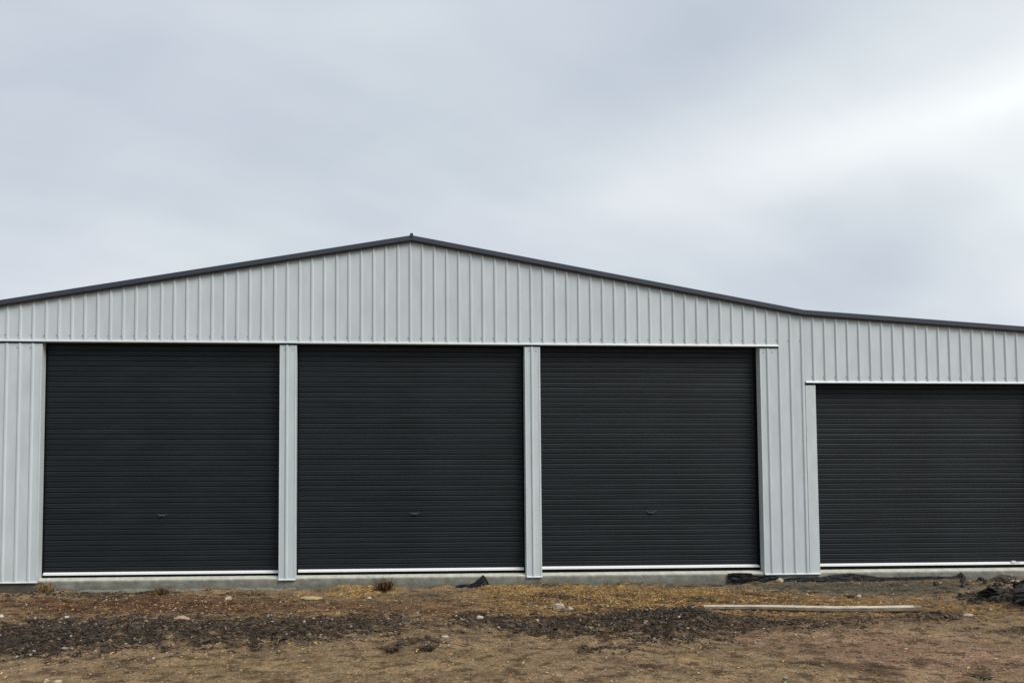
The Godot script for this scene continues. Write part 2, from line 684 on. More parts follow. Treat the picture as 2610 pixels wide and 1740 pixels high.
# one sheet of ribbed steel cladding between x0 and x1
func cladding(called: String, x0: float, x1: float, y0: float, y1: float, to_roof: bool, proud: float, material: Material) -> void:
	var xs := [x0]
	for n in range(int(floor(x0 / PITCH)) - 1, int(ceil(x1 / PITCH)) + 2):
		for o in [-0.026, -0.010, 0.010, 0.026]:
			var x: float = n * PITCH + o
			if x > x0 + 0.0005 and x < x1 - 0.0005:
				xs.append(x)
	xs.append(x1)
	if APEX.x > x0 and APEX.x < x1 and to_roof:
		xs.append(APEX.x)
	if KINK.x > x0 and KINK.x < x1 and to_roof:
		xs.append(KINK.x)
	xs.sort()
	var st := start()
	for k in xs.size() - 1:
		var a: float = xs[k]
		var b: float = xs[k + 1]
		var za := wall_z(a) + proud
		var zb := wall_z(b) + proud
		var ta := roof_y(a) - 0.03 if to_roof else y1
		var tb := roof_y(b) - 0.03 if to_roof else y1
		quad(st, Vector3(a, y0, za), Vector3(b, y0, zb), Vector3(b, tb, zb), Vector3(a, ta, za), Vector3(0, 0, 1))
	part(called, st.commit(), material, shed)


func build_shed() -> void:
	shed = thing("metal_shed", "pale grey ribbed steel shed with dark roof edge and four charcoal roller doors", "shed")
	# upper wall: sheets of four ribs, cut at the ends of the two headers
	var cuts := [X_LEFT]
	var n := 2
	while n * PITCH < 16.2:
		var x := n * PITCH - 0.0265
		if absf(x - 12.39) > 0.2 and absf(x - 11.955) > 0.1:
			cuts.append(x)
		n += 4
	cuts.append(11.955)
	cuts.append(12.39)
	cuts.append(16.345)
	cuts.append(X_RIGHT)
	cuts.sort()
	var rng := RandomNumberGenerator.new()
	rng.seed = 4
	for k in cuts.size() - 1:
		var a: float = cuts[k]
		var b: float = cuts[k + 1]
		var y0 := Y_HEAD + 0.029
		if a > 11.95 and a < 12.3:
			y0 = Y_BASE
		elif a > 12.3:
			y0 = Y_HEAD_LOW + 0.029
		if a > 16.3:
			y0 = Y_BASE
		cladding("cladding_sheet", a, b, y0, 0.0, true, rng.randf_range(0.0, 0.0015), M["wall_%d" % rng.randi_range(0, 3)])
	# lower wall pieces and the two door posts
	var top := Y_HEAD - 0.026
	cladding("cladding_sheet", X_LEFT, 0.518, Y_BASE, top, false, 0.0, M["wall_0"])
	cladding("post_cladding", 4.070, 4.328, Y_BASE, top, false, 0.0, M["wall_1"])
	cladding("post_cladding", 7.869, 8.112, Y_BASE, top, false, 0.0, M["wall_3"])
	cladding("cladding_sheet", 11.655, 11.955, Y_BASE, top, false, 0.0, M["wall_1"])
	# flashings folded round the sides of the openings
	for d in DOORS:
		for side in 2:
			var st := start()
			var x: float = d[side]
			var s := -1.0 if side == 0 else 1.0
			var y1: float = d[2] - 0.034
			var face := 0.026
			if side == 0 and x > 12.0:
				face = 0.165
			var z := 0.0045
			quad(st, Vector3(x + s * face, Y_BASE, z), Vector3(x, Y_BASE, z), Vector3(x, y1, z), Vector3(x + s * face, y1, z), Vector3(0, 0, 1))
			quad(st, Vector3(x, Y_BASE, z), Vector3(x, Y_BASE, -0.012), Vector3(x, y1, -0.012), Vector3(x, y1, z), Vector3(-s, 0, 0))
			quad(st, Vector3(x, -0.05, -0.012), Vector3(x, -0.025, -0.20), Vector3(x, y1 + 0.2, -0.20), Vector3(x, y1 + 0.03, -0.012), Vector3(-s, 0, 0))
			part("jamb_flashing", st.commit(), M["trim"], shed)
	# bottom flashing under the hanging cladding: small bright lips
	for r in [[X_LEFT, 0.518], [4.07, 4.328], [7.869, 8.112], [11.655, 12.40], [12.40, 12.558], [16.32, X_RIGHT]]:
		var st := start()
		extrude_x(st, [Vector2(0.003, Y_BASE + 0.012), Vector2(0.030, Y_BASE - 0.004), Vector2(0.030, Y_BASE - 0.012), Vector2(-0.011, Y_BASE - 0.010)], r[0], r[1], [Vector3(0, 1, 1), Vector3(0, 0, 1), Vector3(0, -1, 0)])
		for x in [r[0], r[1]]:
			var s := -1.0 if x == r[0] else 1.0
			tri(st, Vector3(x, Y_BASE + 0.012, 0.003), Vector3(x, Y_BASE - 0.004, 0.030), Vector3(x, Y_BASE - 0.012, 0.030), Vector3(s, 0, 0))
			tri(st, Vector3(x, Y_BASE + 0.012, 0.003), Vector3(x, Y_BASE - 0.012, 0.030), Vector3(x, Y_BASE - 0.010, -0.011), Vector3(s, 0, 0))
		part("base_flashing", st.commit(), M["trim"], shed)
	# headers: a sloping drip lip in front of the openings
	for r in [[X_LEFT, 11.955, Y_HEAD], [12.395, 16.345, Y_HEAD_LOW]]:
		var st := start()
		var y: float = r[2]
		extrude_x(st, [Vector2(0.001, y + 0.038), Vector2(0.019, y + 0.029), Vector2(0.028, y + 0.006), Vector2(0.028, y), Vector2(-0.125, y + 0.006), Vector2(-0.125, y + 0.16)], r[0], r[1], [Vector3(0, 1, 0.3), Vector3(0, 0.5, 1), Vector3(0, 0, 1), Vector3(0, -1, 0), Vector3(0, 0, -1)])
		for x in [r[0], r[1]]:
			var s := -1.0 if x == r[0] else 1.0
			tri(st, Vector3(x, y + 0.038, 0.001), Vector3(x, y + 0.006, 0.028), Vector3(x, y, 0.028), Vector3(s, 0, 0))
			tri(st, Vector3(x, y + 0.038, 0.001), Vector3(x, y + 0.029, 0.019), Vector3(x, y + 0.006, 0.028), Vector3(s, 0, 0))
			tri(st, Vector3(x, y + 0.038, 0.001), Vector3(x, y, 0.028), Vector3(x, y + 0.002, 0.0), Vector3(s, 0, 0))
		part("header_flashing", st.commit(), M["wall_2"], shed)
	# screws along the foot of the upper sheets and the head of the posts
	var head := start()
	for k in 6:
		var a0 := TAU * k / 6.0
		var a1 := TAU * (k + 1) / 6.0
		var p := Vector3(cos(a0) * 0.009, sin(a0) * 0.009, 0)
		var q := Vector3(cos(a1) * 0.009, sin(a1) * 0.009, 0)
		var f := Vector3(0, 0, 0.006)
		quad(head, p, q, q + f, p + f, p + q)
		tri(head, p + f, q + f, f, Vector3(0, 0, 1))
	var spots := []
	for k in range(-1, 88):
		var x := k * PITCH - 0.034
		if x < X_LEFT + 0.02 or x > X_RIGHT - 0.02:
			continue
		var y := Y_HEAD + 0.095
		if x > 12.39:
			y = Y_HEAD_LOW + 0.095
		spots.append(Vector3(x, y + rng.randf_range(-0.006, 0.006), 0.001))
	for x in [0.15, 0.34, 4.145, 4.27, 7.94, 8.05, 11.72, 11.86]:
		spots.append(Vector3(x, Y_HEAD - 0.09, 0.001))
	var mm := MultiMesh.new()
	mm.transform_format = MultiMesh.TRANSFORM_3D
	mm.mesh = head.commit()
	mm.instance_count = spots.size()
	for k in spots.size():
		mm.set_instance_transform(k, Transform3D(Basis(), spots[k]))
	var mi := MultiMeshInstance3D.new()
	mi.name = "screws"
	mi.multimesh = mm
	mi.material_override = M["screw"]
	mi.set_meta("kind", "stuff")
	shed.add_child(mi, true)
	build_barge()
	build_roof_and_sides()
	build_slab()


func build_barge() -> void:
	var ends := [[Vector2(X_LEFT - 0.12, roof_y(X_LEFT - 0.12)), APEX], [APEX, KINK], [KINK, Vector2(X_RIGHT + 0.12, roof_y(X_RIGHT + 0.12))]]
	var prof := [Vector2(-0.16, 0.004), Vector2(0.060, 0.004), Vector2(0.070, -0.004), Vector2(0.070, -0.070), Vector2(0.052, -0.094), Vector2(0.040, -0.094)]
	for e in ends:
		var a: Vector2 = e[0]
		var b: Vector2 = e[1]
		var st := start()
		for k in prof.size() - 1:
			var p: Vector2 = prof[k]
			var q: Vector2 = prof[k + 1]
			var mid := (p + q) * 0.5
			quad(st, Vector3(a.x, a.y + p.y, p.x), Vector3(b.x, b.y + p.y, p.x), Vector3(b.x, b.y + q.y, q.x), Vector3(a.x, a.y + q.y, q.x), Vector3(0, mid.y + 0.05, mid.x + 0.02))
		part("barge_capping", st.commit(), M["barge"], shed)
	# ridge capping with a rolled top
	var st := start()
	var c := Vector3(APEX.x, APEX.y + 0.006, 0.0)
	var r := 0.027
	for k in 12:
		var a0 := TAU * k / 12.0
		var a1 := TAU * (k + 1) / 12.0
		var p := c + Vector3(cos(a0), sin(a0), 0) * r
		var q := c + Vector3(cos(a1), sin(a1), 0) * r
		quad(st, p + Vector3(0, 0, 0.085), q + Vector3(0, 0, 0.085), q + Vector3(0, 0, -DEPTH), p + Vector3(0, 0, -DEPTH), p + q - c * 2.0)
		tri(st, p + Vector3(0, 0, 0.085), q + Vector3(0, 0, 0.085), c + Vector3(0, 0, 0.085), Vector3(0, 0, 1))
	part("ridge_cap", st.commit(), M["barge"], shed)


func build_roof_and_sides() -> void:
	# roof: ribbed sheets down each slope
	for e in [[X_LEFT - 0.12, APEX.x], [APEX.x, KINK.x], [KINK.x, X_RIGHT + 0.12]]:
		var st := start()
		var a := Vector3(e[0], roof_y(e[0]) - 0.012, 0)
		var b := Vector3(e[1], roof_y(e[1]) - 0.012, 0)
		var z := -0.10
		while z > -DEPTH:
			var zs := [z, z - 0.166, z - 0.174, z - 0.184, z - 0.190]
			var hs := [0.0, 0.0, 0.022, 0.022, 0.0]
			for k in 4:
				quad(st, a + Vector3(0, hs[k], zs[k]), b + Vector3(0, hs[k], zs[k]), b + Vector3(0, hs[k + 1], zs[k + 1]), a + Vector3(0, hs[k + 1], zs[k + 1]), Vector3.UP)
			z -= 0.19
		part("roof", st.commit(), M["barge"], shed)
	# side and back walls with ribs
	for s in 2:
		var st := start()
		var x := X_LEFT if s == 0 else X_RIGHT
		var o := -1.0 if s == 0 else 1.0
		var z := 0.0
		while z > -DEPTH + 0.2:
			var zs := [z, z - 0.142, z - 0.155, z - 0.177, z - 0.19]
			var hs := [0.0, 0.0, RIB, RIB, 0.0]
			for k in 4:
				quad(st, Vector3(x + o * hs[k], Y_BASE, zs[k]), Vector3(x + o * hs[k + 1], Y_BASE, zs[k + 1]), Vector3(x + o * hs[k + 1], roof_y(x) - 0.02, zs[k + 1]), Vector3(x + o * hs[k], roof_y(x) - 0.02, zs[k]), Vector3(o, 0, 0))
			z -= 0.19
		part("side_wall", st.commit(), M["wall_0"], shed)
		var c := start()
		box(c, Vector3(x - 0.05 if s == 0 else x + 0.001, Y_BASE - 0.01, -0.05), Vector3(x - 0.001 if s == 0 else x + 0.05, roof_y(x) - 0.03, 0.034))
		part("corner_flashing", c.commit(), M["trim"], shed)
	var st := start()
	var xs := [X_LEFT, APEX.x, KINK.x, X_RIGHT]
	var zb := -DEPTH + 0.15
	for k in 3:
		quad(st, Vector3(xs[k], Y_BASE, zb), Vector3(xs[k + 1], Y_BASE, zb), Vector3(xs[k + 1], roof_y(xs[k + 1]) - 0.02, zb), Vector3(xs[k], roof_y(xs[k]) - 0.02, zb), Vector3(0, 0, -1))
	part("back_wall", st.commit(), M["wall_0"], shed)


func build_slab() -> void:
	# concrete slab: floor, sloping rebate at the doors, weathered outer face
	var st := start()
	var prof := [Vector2(-DEPTH + 0.1, -0.015), Vector2(-0.19, -0.015), Vector2(-0.17, -0.020), Vector2(-0.026, -0.046), Vector2(-0.010, -0.060)]
	for y in [-0.085, -0.11, -0.135, -0.16, -0.185, -0.21, -0.235, -0.26, -0.30, -0.5]:
		prof.append(Vector2(-0.008, y))
	var cols := []
	for k in prof.size():
		cols.append(k)
	var x := X_LEFT
	var step := 0.06
	while x < X_RIGHT - 0.001:
		var x1 := minf(x + step, X_RIGHT)
		for k in prof.size() - 1:
			var p: Vector2 = prof[k]
			var q: Vector2 = prof[k + 1]
			var quadp := [Vector3(x, p.y, p.x), Vector3(x1, p.y, p.x), Vector3(x1, q.y, q.x), Vector3(x, q.y, q.x)]
			var nrm := Vector3(0, q.x - p.x, p.y - q.y).normalized()
			for t in [0, 1, 2, 0, 2, 3]:
				var v: Vector3 = quadp[t]
				st.set_normal(nrm)
				st.set_color(concrete_tone(v))
				st.add_vertex(v)
		x = x1
	for s in 2:
		var xe := X_LEFT if s == 0 else X_RIGHT
		st.set_color(Color(0.2, 0.2, 0.17))
		quad(st, Vector3(xe, -0.02, -DEPTH + 0.1), Vector3(xe, -0.02, -0.01), Vector3(xe, -0.5, -0.01), Vector3(xe, -0.5, -DEPTH + 0.1), Vector3(-1 if s == 0 else 1, 0, 0))
	part("slab", st.commit(), M["concrete"], shed)
	# concrete that ran out under the formwork and set as a rough toe
	var toe := start()
	var x0 := 0.72
	while x0 < 5.0:
		var xb := x0 + 0.03
		var ring := []
		for xx in [x0, xb]:
			var h := -0.195 + 0.030 * n_mid.get_noise_2d(xx * 1.2, 5.0) + 0.012 * n_fine.get_noise_2d(xx, 1.0)
			var d := 0.05 + 0.04 * n_mid.get_noise_2d(xx, 20.0) + 0.01 * n_fine.get_noise_2d(xx, 8.0)
			h -= 0.06 * smoothstep(3.9, 5.0, xx) + 0.05 * (1.0 - smoothstep(0.72, 1.3, xx))
			ring.append([Vector3(xx, h, -0.007), Vector3(xx, h - 0.012, d * 0.6), Vector3(xx, h - 0.05, d), Vector3(xx, -0.32, d + 0.03)])
		for k in 3:
			toe.set_color(Color(0.20, 0.20, 0.165) * (1.0 + 0.25 * n_mid.get_noise_2d(x0 * 2.0, k * 3.0)))
			quad(toe, ring[0][k], ring[1][k], ring[1][k + 1], ring[0][k + 1], Vector3(0, 1, 1))
		x0 = xb
	part("slab_toe", toe.commit(), M["concrete"], shed)


func concrete_tone(v: Vector3) -> Color:
	if v.z < -0.02:
		var f := 1.0 + 0.10 * n_mid.get_noise_2d(v.x * 1.5, v.z)
		return Color(0.60 * f, 0.60 * f, 0.52 * f)
	var a := n_edge.get_noise_2d(v.x * 0.9, v.y * 4.0)
	var b := n_mid.get_noise_2d(v.x * 0.8 + 5.0, v.y * 3.0)
	var k := 0.25 * (1.0 + 0.28 * b)
	var c := Color(k, k, k * 0.86)
	# soil splashed up from the ground
	var line := -0.155 + 0.05 * a
	var wet := 1.0 - smoothstep(line - 0.05, line + 0.05, v.y)
	c = c.lerp(Color(0.120, 0.114, 0.088), 0.5 * wet)
	if v.x < 0.62:
		c = c.lerp(Color(0.085, 0.070, 0.050), 0.85 * (1.0 - smoothstep(0.45, 0.75, v.x)))
	if v.y > -0.065:
		c = Color(0.5, 0.5, 0.43)
	return c


# ---------------------------------------------------------------- roller doors
func build_doors() -> void:
	var prof := [[0.0, -0.013], [0.009, -0.002], [0.014, 0.0], [0.033, 0.0], [0.0375, -0.0055], [0.043, -0.0055], [0.0475, 0.0], [0.067, 0.0], [0.0725, -0.002]]
	var period := 0.0805
	var names := ["leftmost roller door", "second roller door from the left", "third roller door from the left", "shorter roller door under the lean-to roof"]
	for k in DOORS.size():
		var d: Array = DOORS[k]
		var x0: float = d[0] + 0.012
		var x1: float = d[1] - 0.012
		if k == 3:
			x1 = 16.2
		var ytop: float = d[2] + 0.10
		var st := start()
		var cols := 14
		var ys := []
		var zs := []
		var y: float = 0.045 + [0.0, 0.01, 0.02, 0.015][k]
		while y < ytop:
			for p in prof:
				ys.append(y + p[0])
				zs.append(p[1])
			y += period
		ys.append(y)
		zs.append(-0.013)
		for j in ys.size() - 1:
			for i in cols:
				var q := []
				for c in [[i, j], [i + 1, j], [i + 1, j + 1], [i, j + 1]]:
					var x := lerpf(x0, x1, float(c[0]) / cols)
					var yy: float = ys[c[1]]
					# thin steel never hangs quite flat, and rows settle unevenly on the drum
					var wob := 0.004 * n_mid.get_noise_2d(x * 0.25 + k * 30.0, yy * 0.5) + 0.0022 * n_mid.get_noise_2d(k * 9.0, yy * 3.1)
					q.append(Vector3(x, yy, -0.15 + zs[c[1]] + wob))
				quad(st, q[0], q[1], q[2], q[3], Vector3(0, 0, 1))
		var door := part("roller_door", st.commit(), M["door"], shed)
		door.set_meta("label", "charcoal corrugated steel %s, closed" % names[k])
		# bottom rail and rubber seal
		var base: float = [0.006, 0.013, 0.020, 0.020][k]
		var rail := start()
		extrude_x(rail, [Vector2(-0.165, base + 0.046), Vector2(-0.140, base + 0.042), Vector2(-0.118, base + 0.024), Vector2(-0.116, base + 0.004), Vector2(-0.165, base)], x0 + 0.01, x1 - 0.01, [Vector3(0, 1, 0), Vector3(0, 1, 1), Vector3(0, 0, 1), Vector3(0, -1, 0)])
		part("bottom_rail", rail.commit(), M["rail"], door)
		var seal := start()
		box(seal, Vector3(x0, -0.024, -0.160), Vector3(x1, base - 0.001, -0.122))
		part("rubber_seal", seal.commit(), M["rubber"], door)
		for s in 2:
			var g := start()
			var gx: float = d[0] + 0.003 if s == 0 else d[1] - 0.003
			var gi: float = gx + 0.016 if s == 0 else gx - (0.034 if k == 2 else 0.020)
			if k == 3 and s == 1:
				gi = 16.21
			box(g, Vector3(minf(gx, gi), -0.02, -0.19), Vector3(maxf(gx, gi), ytop, -0.128))
			part("guide", g.commit(), M["rubber"], door)
		if k < 3:
			var h := start()
			var hx: float = [2.285, 6.147, 9.899][k]
			var hy := 0.90
			box(h, Vector3(hx - 0.048, hy - 0.010, -0.148), Vector3(hx + 0.048, hy + 0.012, -0.134))
			box(h, Vector3(hx - 0.012, hy - 0.006, -0.134), Vector3(hx + 0.012, hy + 0.008, -0.112))
			box(h, Vector3(hx - 0.085, hy + 0.010, -0.150), Vector3(hx - 0.048, hy + 0.020, -0.140))
			box(h, Vector3(hx + 0.048, hy + 0.010, -0.150), Vector3(hx + 0.085, hy + 0.020, -0.140))
			part("lock_handle", h.commit(), M["handle"], door)
		else:
			var b := start()
			box(b, Vector3(15.84, base + 0.026, -0.132), Vector3(15.90, base + 0.062, -0.108))
			box(b, Vector3(15.90, base + 0.030, -0.128), Vector3(15.98, base + 0.046, -0.114))
			part("slide_bolt", b.commit(), M["rail"], door)
	# dark lintel beam behind each header, closing the head of the openings
	for r in [[X_LEFT + 0.01, 12.0, Y_HEAD], [12.41, X_RIGHT - 0.01, Y_HEAD_LOW]]:
		var st := start()
		box(st, Vector3(r[0], r[2] + 0.012, -0.40), Vector3(r[1], r[2] + 0.20, -0.215))
		part("lintel", st.commit(), M["dark_metal"], shed)


# ---------------------------------------------------------------- things lying in the yard
func on_ground(x: float, z: float, lift := 0.0) -> Vector3:
	return Vector3(x, height_at(x, z) + lift, z)


func build_timber() -> void:
	var a := Vector3(9.70, height_at(9.70, 2.36) + 0.022, 2.36)
	var b := Vector3(12.19, height_at(12.13, 2.90) + 0.048, 2.90)
	var st := start()
	var dir := (b - a).normalized()
	var side := dir.cross(Vector3.UP).normalized()
	var up := side.cross(dir)
	var rings := []
	var steps := 60
	for k in steps + 1:
		var t := float(k) / steps
		var p := a.lerp(b, t) + side * 0.02 * sin(t * PI * 1.3) + up * (0.006 * sin(t * 7.0) + 0.002 * n_fine.get_noise_2d(t * 4.0, 2.0))
		var w := 0.040 * lerpf(0.8, 1.0, smoothstep(0.0, 0.3, t))
		var h := 0.037 * lerpf(0.75, 1.05, t)
		if t > 0.955:
			w *= 1.0 + 0.18 * n_fine.get_noise_2d(t * 30.0, 1.0)
			h *= 0.92 + 0.25 * n_fine.get_noise_2d(t * 30.0, 9.0)
		var ring := []
		for s in 12:
			var an := TAU * (s + 0.5) / 12.0
			var cx := signf(cos(an)) * pow(absf(cos(an)), 0.55)
			var sy := signf(sin(an)) * pow(absf(sin(an)), 0.55)
			ring.append(p + side * cx * w + up * sy * h)
		rings.append([p, ring])
	for k in steps:
		for s in 12:
			var e := (s + 1) % 12
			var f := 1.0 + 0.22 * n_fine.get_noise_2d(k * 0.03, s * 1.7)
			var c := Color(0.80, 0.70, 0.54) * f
			# shade on the lower half is painted into the colour, darker and greyer
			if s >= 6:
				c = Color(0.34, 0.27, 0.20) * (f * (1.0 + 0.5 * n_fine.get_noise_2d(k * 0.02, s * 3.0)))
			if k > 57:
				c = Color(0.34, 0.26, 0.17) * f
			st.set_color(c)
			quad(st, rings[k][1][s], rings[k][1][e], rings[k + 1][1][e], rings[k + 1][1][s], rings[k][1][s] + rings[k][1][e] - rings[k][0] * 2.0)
	st.set_color(Color(0.42, 0.32, 0.2))
	for s in 12:
		tri(st, rings[0][1][s], rings[0][1][(s + 1) % 12], rings[0][0], -dir)
		tri(st, rings[steps][1][s], rings[steps][1][(s + 1) % 12], rings[steps][0], dir)
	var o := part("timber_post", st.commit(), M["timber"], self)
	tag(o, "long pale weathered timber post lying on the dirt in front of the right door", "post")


# a crumpled edge of black sheeting: points (x, top height, lean out at foot)
func sheeting(called: String, pts: Array, label: String, s: int) -> void:
	var st := start()
	var line := []
	for k in pts.size() - 1:
		var p: Array = pts[k]
		var q: Array = pts[k + 1]
		var n := int(maxf(2.0, absf(q[0] - p[0]) / 0.02))
		for i in n:
			var t := float(i) / n
			line.append([lerpf(p[0], q[0], t), lerpf(p[1], q[1], t), lerpf(p[2], q[2], t)])
	line.append(pts[pts.size() - 1])
	var rows := 6
	var grid := []
	for c in line:
		var col := []
		var x: float = c[0]
		var foot := Vector3(x, height_at(x, c[2]) - 0.03, c[2])
		var head := Vector3(x, c[1] + 0.006 * n_fine.get_noise_2d(x * 1.3, s), 0.012 + 0.25 * absf(c[2] - 0.03))
		for r in rows + 1:
			var t := float(r) / rows
			var p := foot.lerp(head, t)
			p.z += 0.022 * sin(t * PI) * n_mid.get_noise_2d(x * 2.5, t + s) + 0.010 * n_fine.get_noise_2d(x, t * 0.3 + s) * (0.3 + t)
			p.z = maxf(p.z, 0.004)
			col.append(p)
		grid.append(col)
	for k in grid.size() - 1:
		for r in rows:
			quad(st, grid[k][r], grid[k + 1][r], grid[k + 1][r + 1], grid[k][r + 1], Vector3(0, 0.3, 1))
	var o := part(called, st.commit(), M["plastic"], self)
	tag(o, label, "plastic sheet", "scraps of black sheeting along the slab")


func build_plastic() -> void:
	sheeting("plastic_sheet", [[11.88, -0.165, 0.05], [12.1, -0.128, 0.05], [12.55, -0.130, 0.07], [12.8, -0.086, 0.09], [13.01, -0.072, 0.10], [13.2, -0.090, 0.10], [13.52, -0.140, 0.06], [14.0, -0.142, 0.05], [14.35, -0.135, 0.05], [14.70, -0.145, 0.06], [14.79, -0.12, 0.08], [14.868, -0.068, 0.10], [14.91, -0.115, 0.09], [14.955, -0.19, 0.06]], "long ragged strip of black plastic along the slab under the right door", 3)
	sheeting("plastic_sheet", [[11.05, -0.05, 0.02], [11.22, -0.046, 0.02], [11.44, -0.056, 0.025], [11.46, -0.085, 0.03], [11.62, -0.088, 0.03], [11.80, -0.092, 0.03], [11.90, -0.14, 0.03]], "short black plastic flap hanging on the slab left of the wide wall panel", 8)
	sheeting("plastic_sheet", [[6.76, -0.205, 0.10], [6.82, -0.178, 0.11], [6.98, -0.172, 0.11], [7.05, -0.148, 0.12], [7.12, -0.09, 0.12], [7.187, -0.030, 0.09], [7.23, -0.075, 0.09], [7.27, -0.15, 0.09], [7.31, -0.22, 0.08]], "small pointed black plastic scrap on the dirt below the second door", 14)


func single_rock(called: String, x: float, z: float, dims: Vector3, col: Color, s: int, label: String, category: String, group: String, rough := 0.25, vary := 0.12, turn := 0.0) -> void:
	var m := rock_mesh(s, 14, 18, 7, rough, dims * 0.5, col, vary)
	var o := part(called, m, M["stone"], self)
	o.position = on_ground(x, z, dims.y * 0.28)
	o.rotation.y = turn
	tag(o, label, category, group)


func build_stones() -> void:
	var g := "loose stones on the dirt"
	var cream := Color(0.62, 0.50, 0.36)
	var white := Color(0.66, 0.62, 0.55)
	var pale := Color(0.50, 0.44, 0.35)
	single_rock("stone", 2.99, 5.51, Vector3(0.075, 0.055, 0.06), cream, 101, "larger cream stone on the tan dirt near the bottom left corner of the photo", "stone", g)
	single_rock("stone", 2.86, 5.41, Vector3(0.046, 0.035, 0.04), cream, 102, "small cream pebble just left of the larger cream stone near the bottom left", "stone", g)
	single_rock("stone", 3.29, 2.70, Vector3(0.18, 0.075, 0.12), Color(0.50, 0.33, 0.24), 103, "flat pinkish stone at the edge of the dark topsoil below the leftmost door", "stone", g)
	single_rock("stone", 0.98, 2.13, Vector3(0.060, 0.045, 0.05), white, 104, "white stone at the left edge of the photo on dark soil", "stone", g)
	single_rock("stone", 1.83, 2.31, Vector3(0.058, 0.04, 0.05), white, 105, "white pebble at the upper edge of the flecked dark soil on the left", "stone", g)
	single_rock("stone", 2.51, 4.14, Vector3(0.075, 0.03, 0.06), Color(0.30, 0.29, 0.27), 106, "flat grey stone at the lower edge of the dark soil on the left", "stone", g)
	single_rock("stone", 3.51, 1.00, Vector3(0.11, 0.07, 0.08), cream, 107, "cream stone on red dirt near the right end of the leftmost door", "stone", g)
	single_rock("stone", 4.66, 0.97, Vector3(0.31, 0.05, 0.20), Color(0.55, 0.42, 0.24), 108, "long flat sandy stone below the left edge of the second door", "stone", g, 0.35)
	single_rock("stone", 5.46, 1.08, Vector3(0.068, 0.045, 0.05), white, 109, "white stone in front of the yellow straw patch and the dead shrub", "stone", g)
	single_rock("stone", 7.89, 2.17, Vector3(0.20, 0.09, 0.14), pale, 110, "pale grey rock on ochre dirt in front of the second post", "stone", g)
	single_rock("stone", 8.02, 2.26, Vector3(0.10, 0.05, 0.08), pale, 111, "smaller pale rock touching the right side of the pale grey rock", "stone", g)
	single_rock("stone", 6.30, 3.92, Vector3(0.068, 0.04, 0.05), white, 112, "white stone beside the clumps of uprooted roots in mid foreground", "stone", g)
	single_rock("stone", 6.79, 2.96, Vector3(0.10, 0.06, 0.08), white, 113, "white stone in the dark soil below the black pointed plastic scrap", "stone", g)
	single_rock("stone", 7.41, 3.21, Vector3(0.045, 0.04, 0.04), pale, 114, "single pale pebble in the dark soil below the second post", "stone", g)
	single_rock("stone", 11.79, 0.20, Vector3(0.125, 0.09, 0.09), Color(0.52, 0.42, 0.25), 115, "yellowish stone at the foot of the wide wall panel", "stone", g)
	single_rock("stone", 12.17, 1.66, Vector3(0.062, 0.045, 0.05), white, 116, "white stone behind the timber post beside a dark clod", "stone", g)
	single_rock("stone", 12.52, 3.26, Vector3(0.13, 0.06, 0.09), pale, 117, "pale flat stone just right of the end of the timber post", "stone", g)
	single_rock("stone", 14.97, 1.01, Vector3(0.17, 0.07, 0.12), pale, 118, "long pale stone on top of the rubble at the right edge", "stone", g)
	single_rock("stone", 14.52, 1.60, Vector3(0.11, 0.075, 0.09), white, 119, "white stone above the black clods at the right edge", "stone", g)


func build_heap() -> void:
	var g := "clods of dark topsoil"
	var black := Color(0.030, 0.026, 0.023)
	single_rock("soil_clod", 13.62, 2.86, Vector3(0.50, 0.30, 0.40), black, 201, "largest black soil clod at the right edge of the photo", "clod", g, 1.1, 0.4)
	single_rock("soil_clod", 13.60, 2.30, Vector3(0.36, 0.20, 0.30), black, 202, "black soil clod behind the largest clod on the right", "clod", g, 1.1, 0.4)
	single_rock("soil_clod", 14.05, 2.30, Vector3(0.34, 0.26, 0.30), Color(0.040, 0.033, 0.028), 203, "tall dark clod cut by the right edge of the photo", "clod", g, 1.1, 0.4)
	single_rock("soil_clod", 12.04, 1.67, Vector3(0.11, 0.05, 0.08), black, 206, "small dark clod behind the timber post beside a white stone", "clod", g, 0.6, 0.4)
	single_rock("soil_clod", 15.05, 0.72, Vector3(0.34, 0.13, 0.2), Color(0.10, 0.075, 0.058), 207, "brown lump of rubble against the slab at the right edge", "clod", g, 0.7, 0.3)


# stems that rise from one root, bend over and fork
func stems(st: SurfaceTool, rng: RandomNumberGenerator, n: int, reach: float, high: float, r: float, cols: Array, flop: float) -> void:
	for k in n:
		var an := rng.randf() * TAU
		var out := Vector3(cos(an), 0, sin(an))
		var l := rng.randf_range(0.45, 1.0)
		var root := out * rng.randf() * reach * 0.35
		var tip := out * reach * l * rng.randf_range(0.3, 1.0) + Vector3(0, high * rng.randf_range(0.35, 1.0) * (1.0 - flop * rng.randf()), 0)
		var pts := []
		for i in 4:
			var t := i / 3.0
			var p := root.lerp(tip, t)
			p.y = tip.y * sin(t * PI * 0.5) + 0.02 * high * rng.randf_range(-1, 1)
			p += Vector3(rng.randf_range(-1, 1), 0, rng.randf_range(-1, 1)) * reach * 0.07
			pts.append(p)
		var c: Color = cols[rng.randi() % cols.size()]
		tube(st, pts, r, r * 0.4, 3, c)
		if rng.randf() < 0.6:
			var q: Vector3 = pts[2]
			tube(st, [q, q + Vector3(rng.randf_range(-1, 1), rng.randf_range(-0.2, 0.7), rng.randf_range(-1, 1)) * reach * 0.22], r * 0.6, r * 0.3, 3, c)


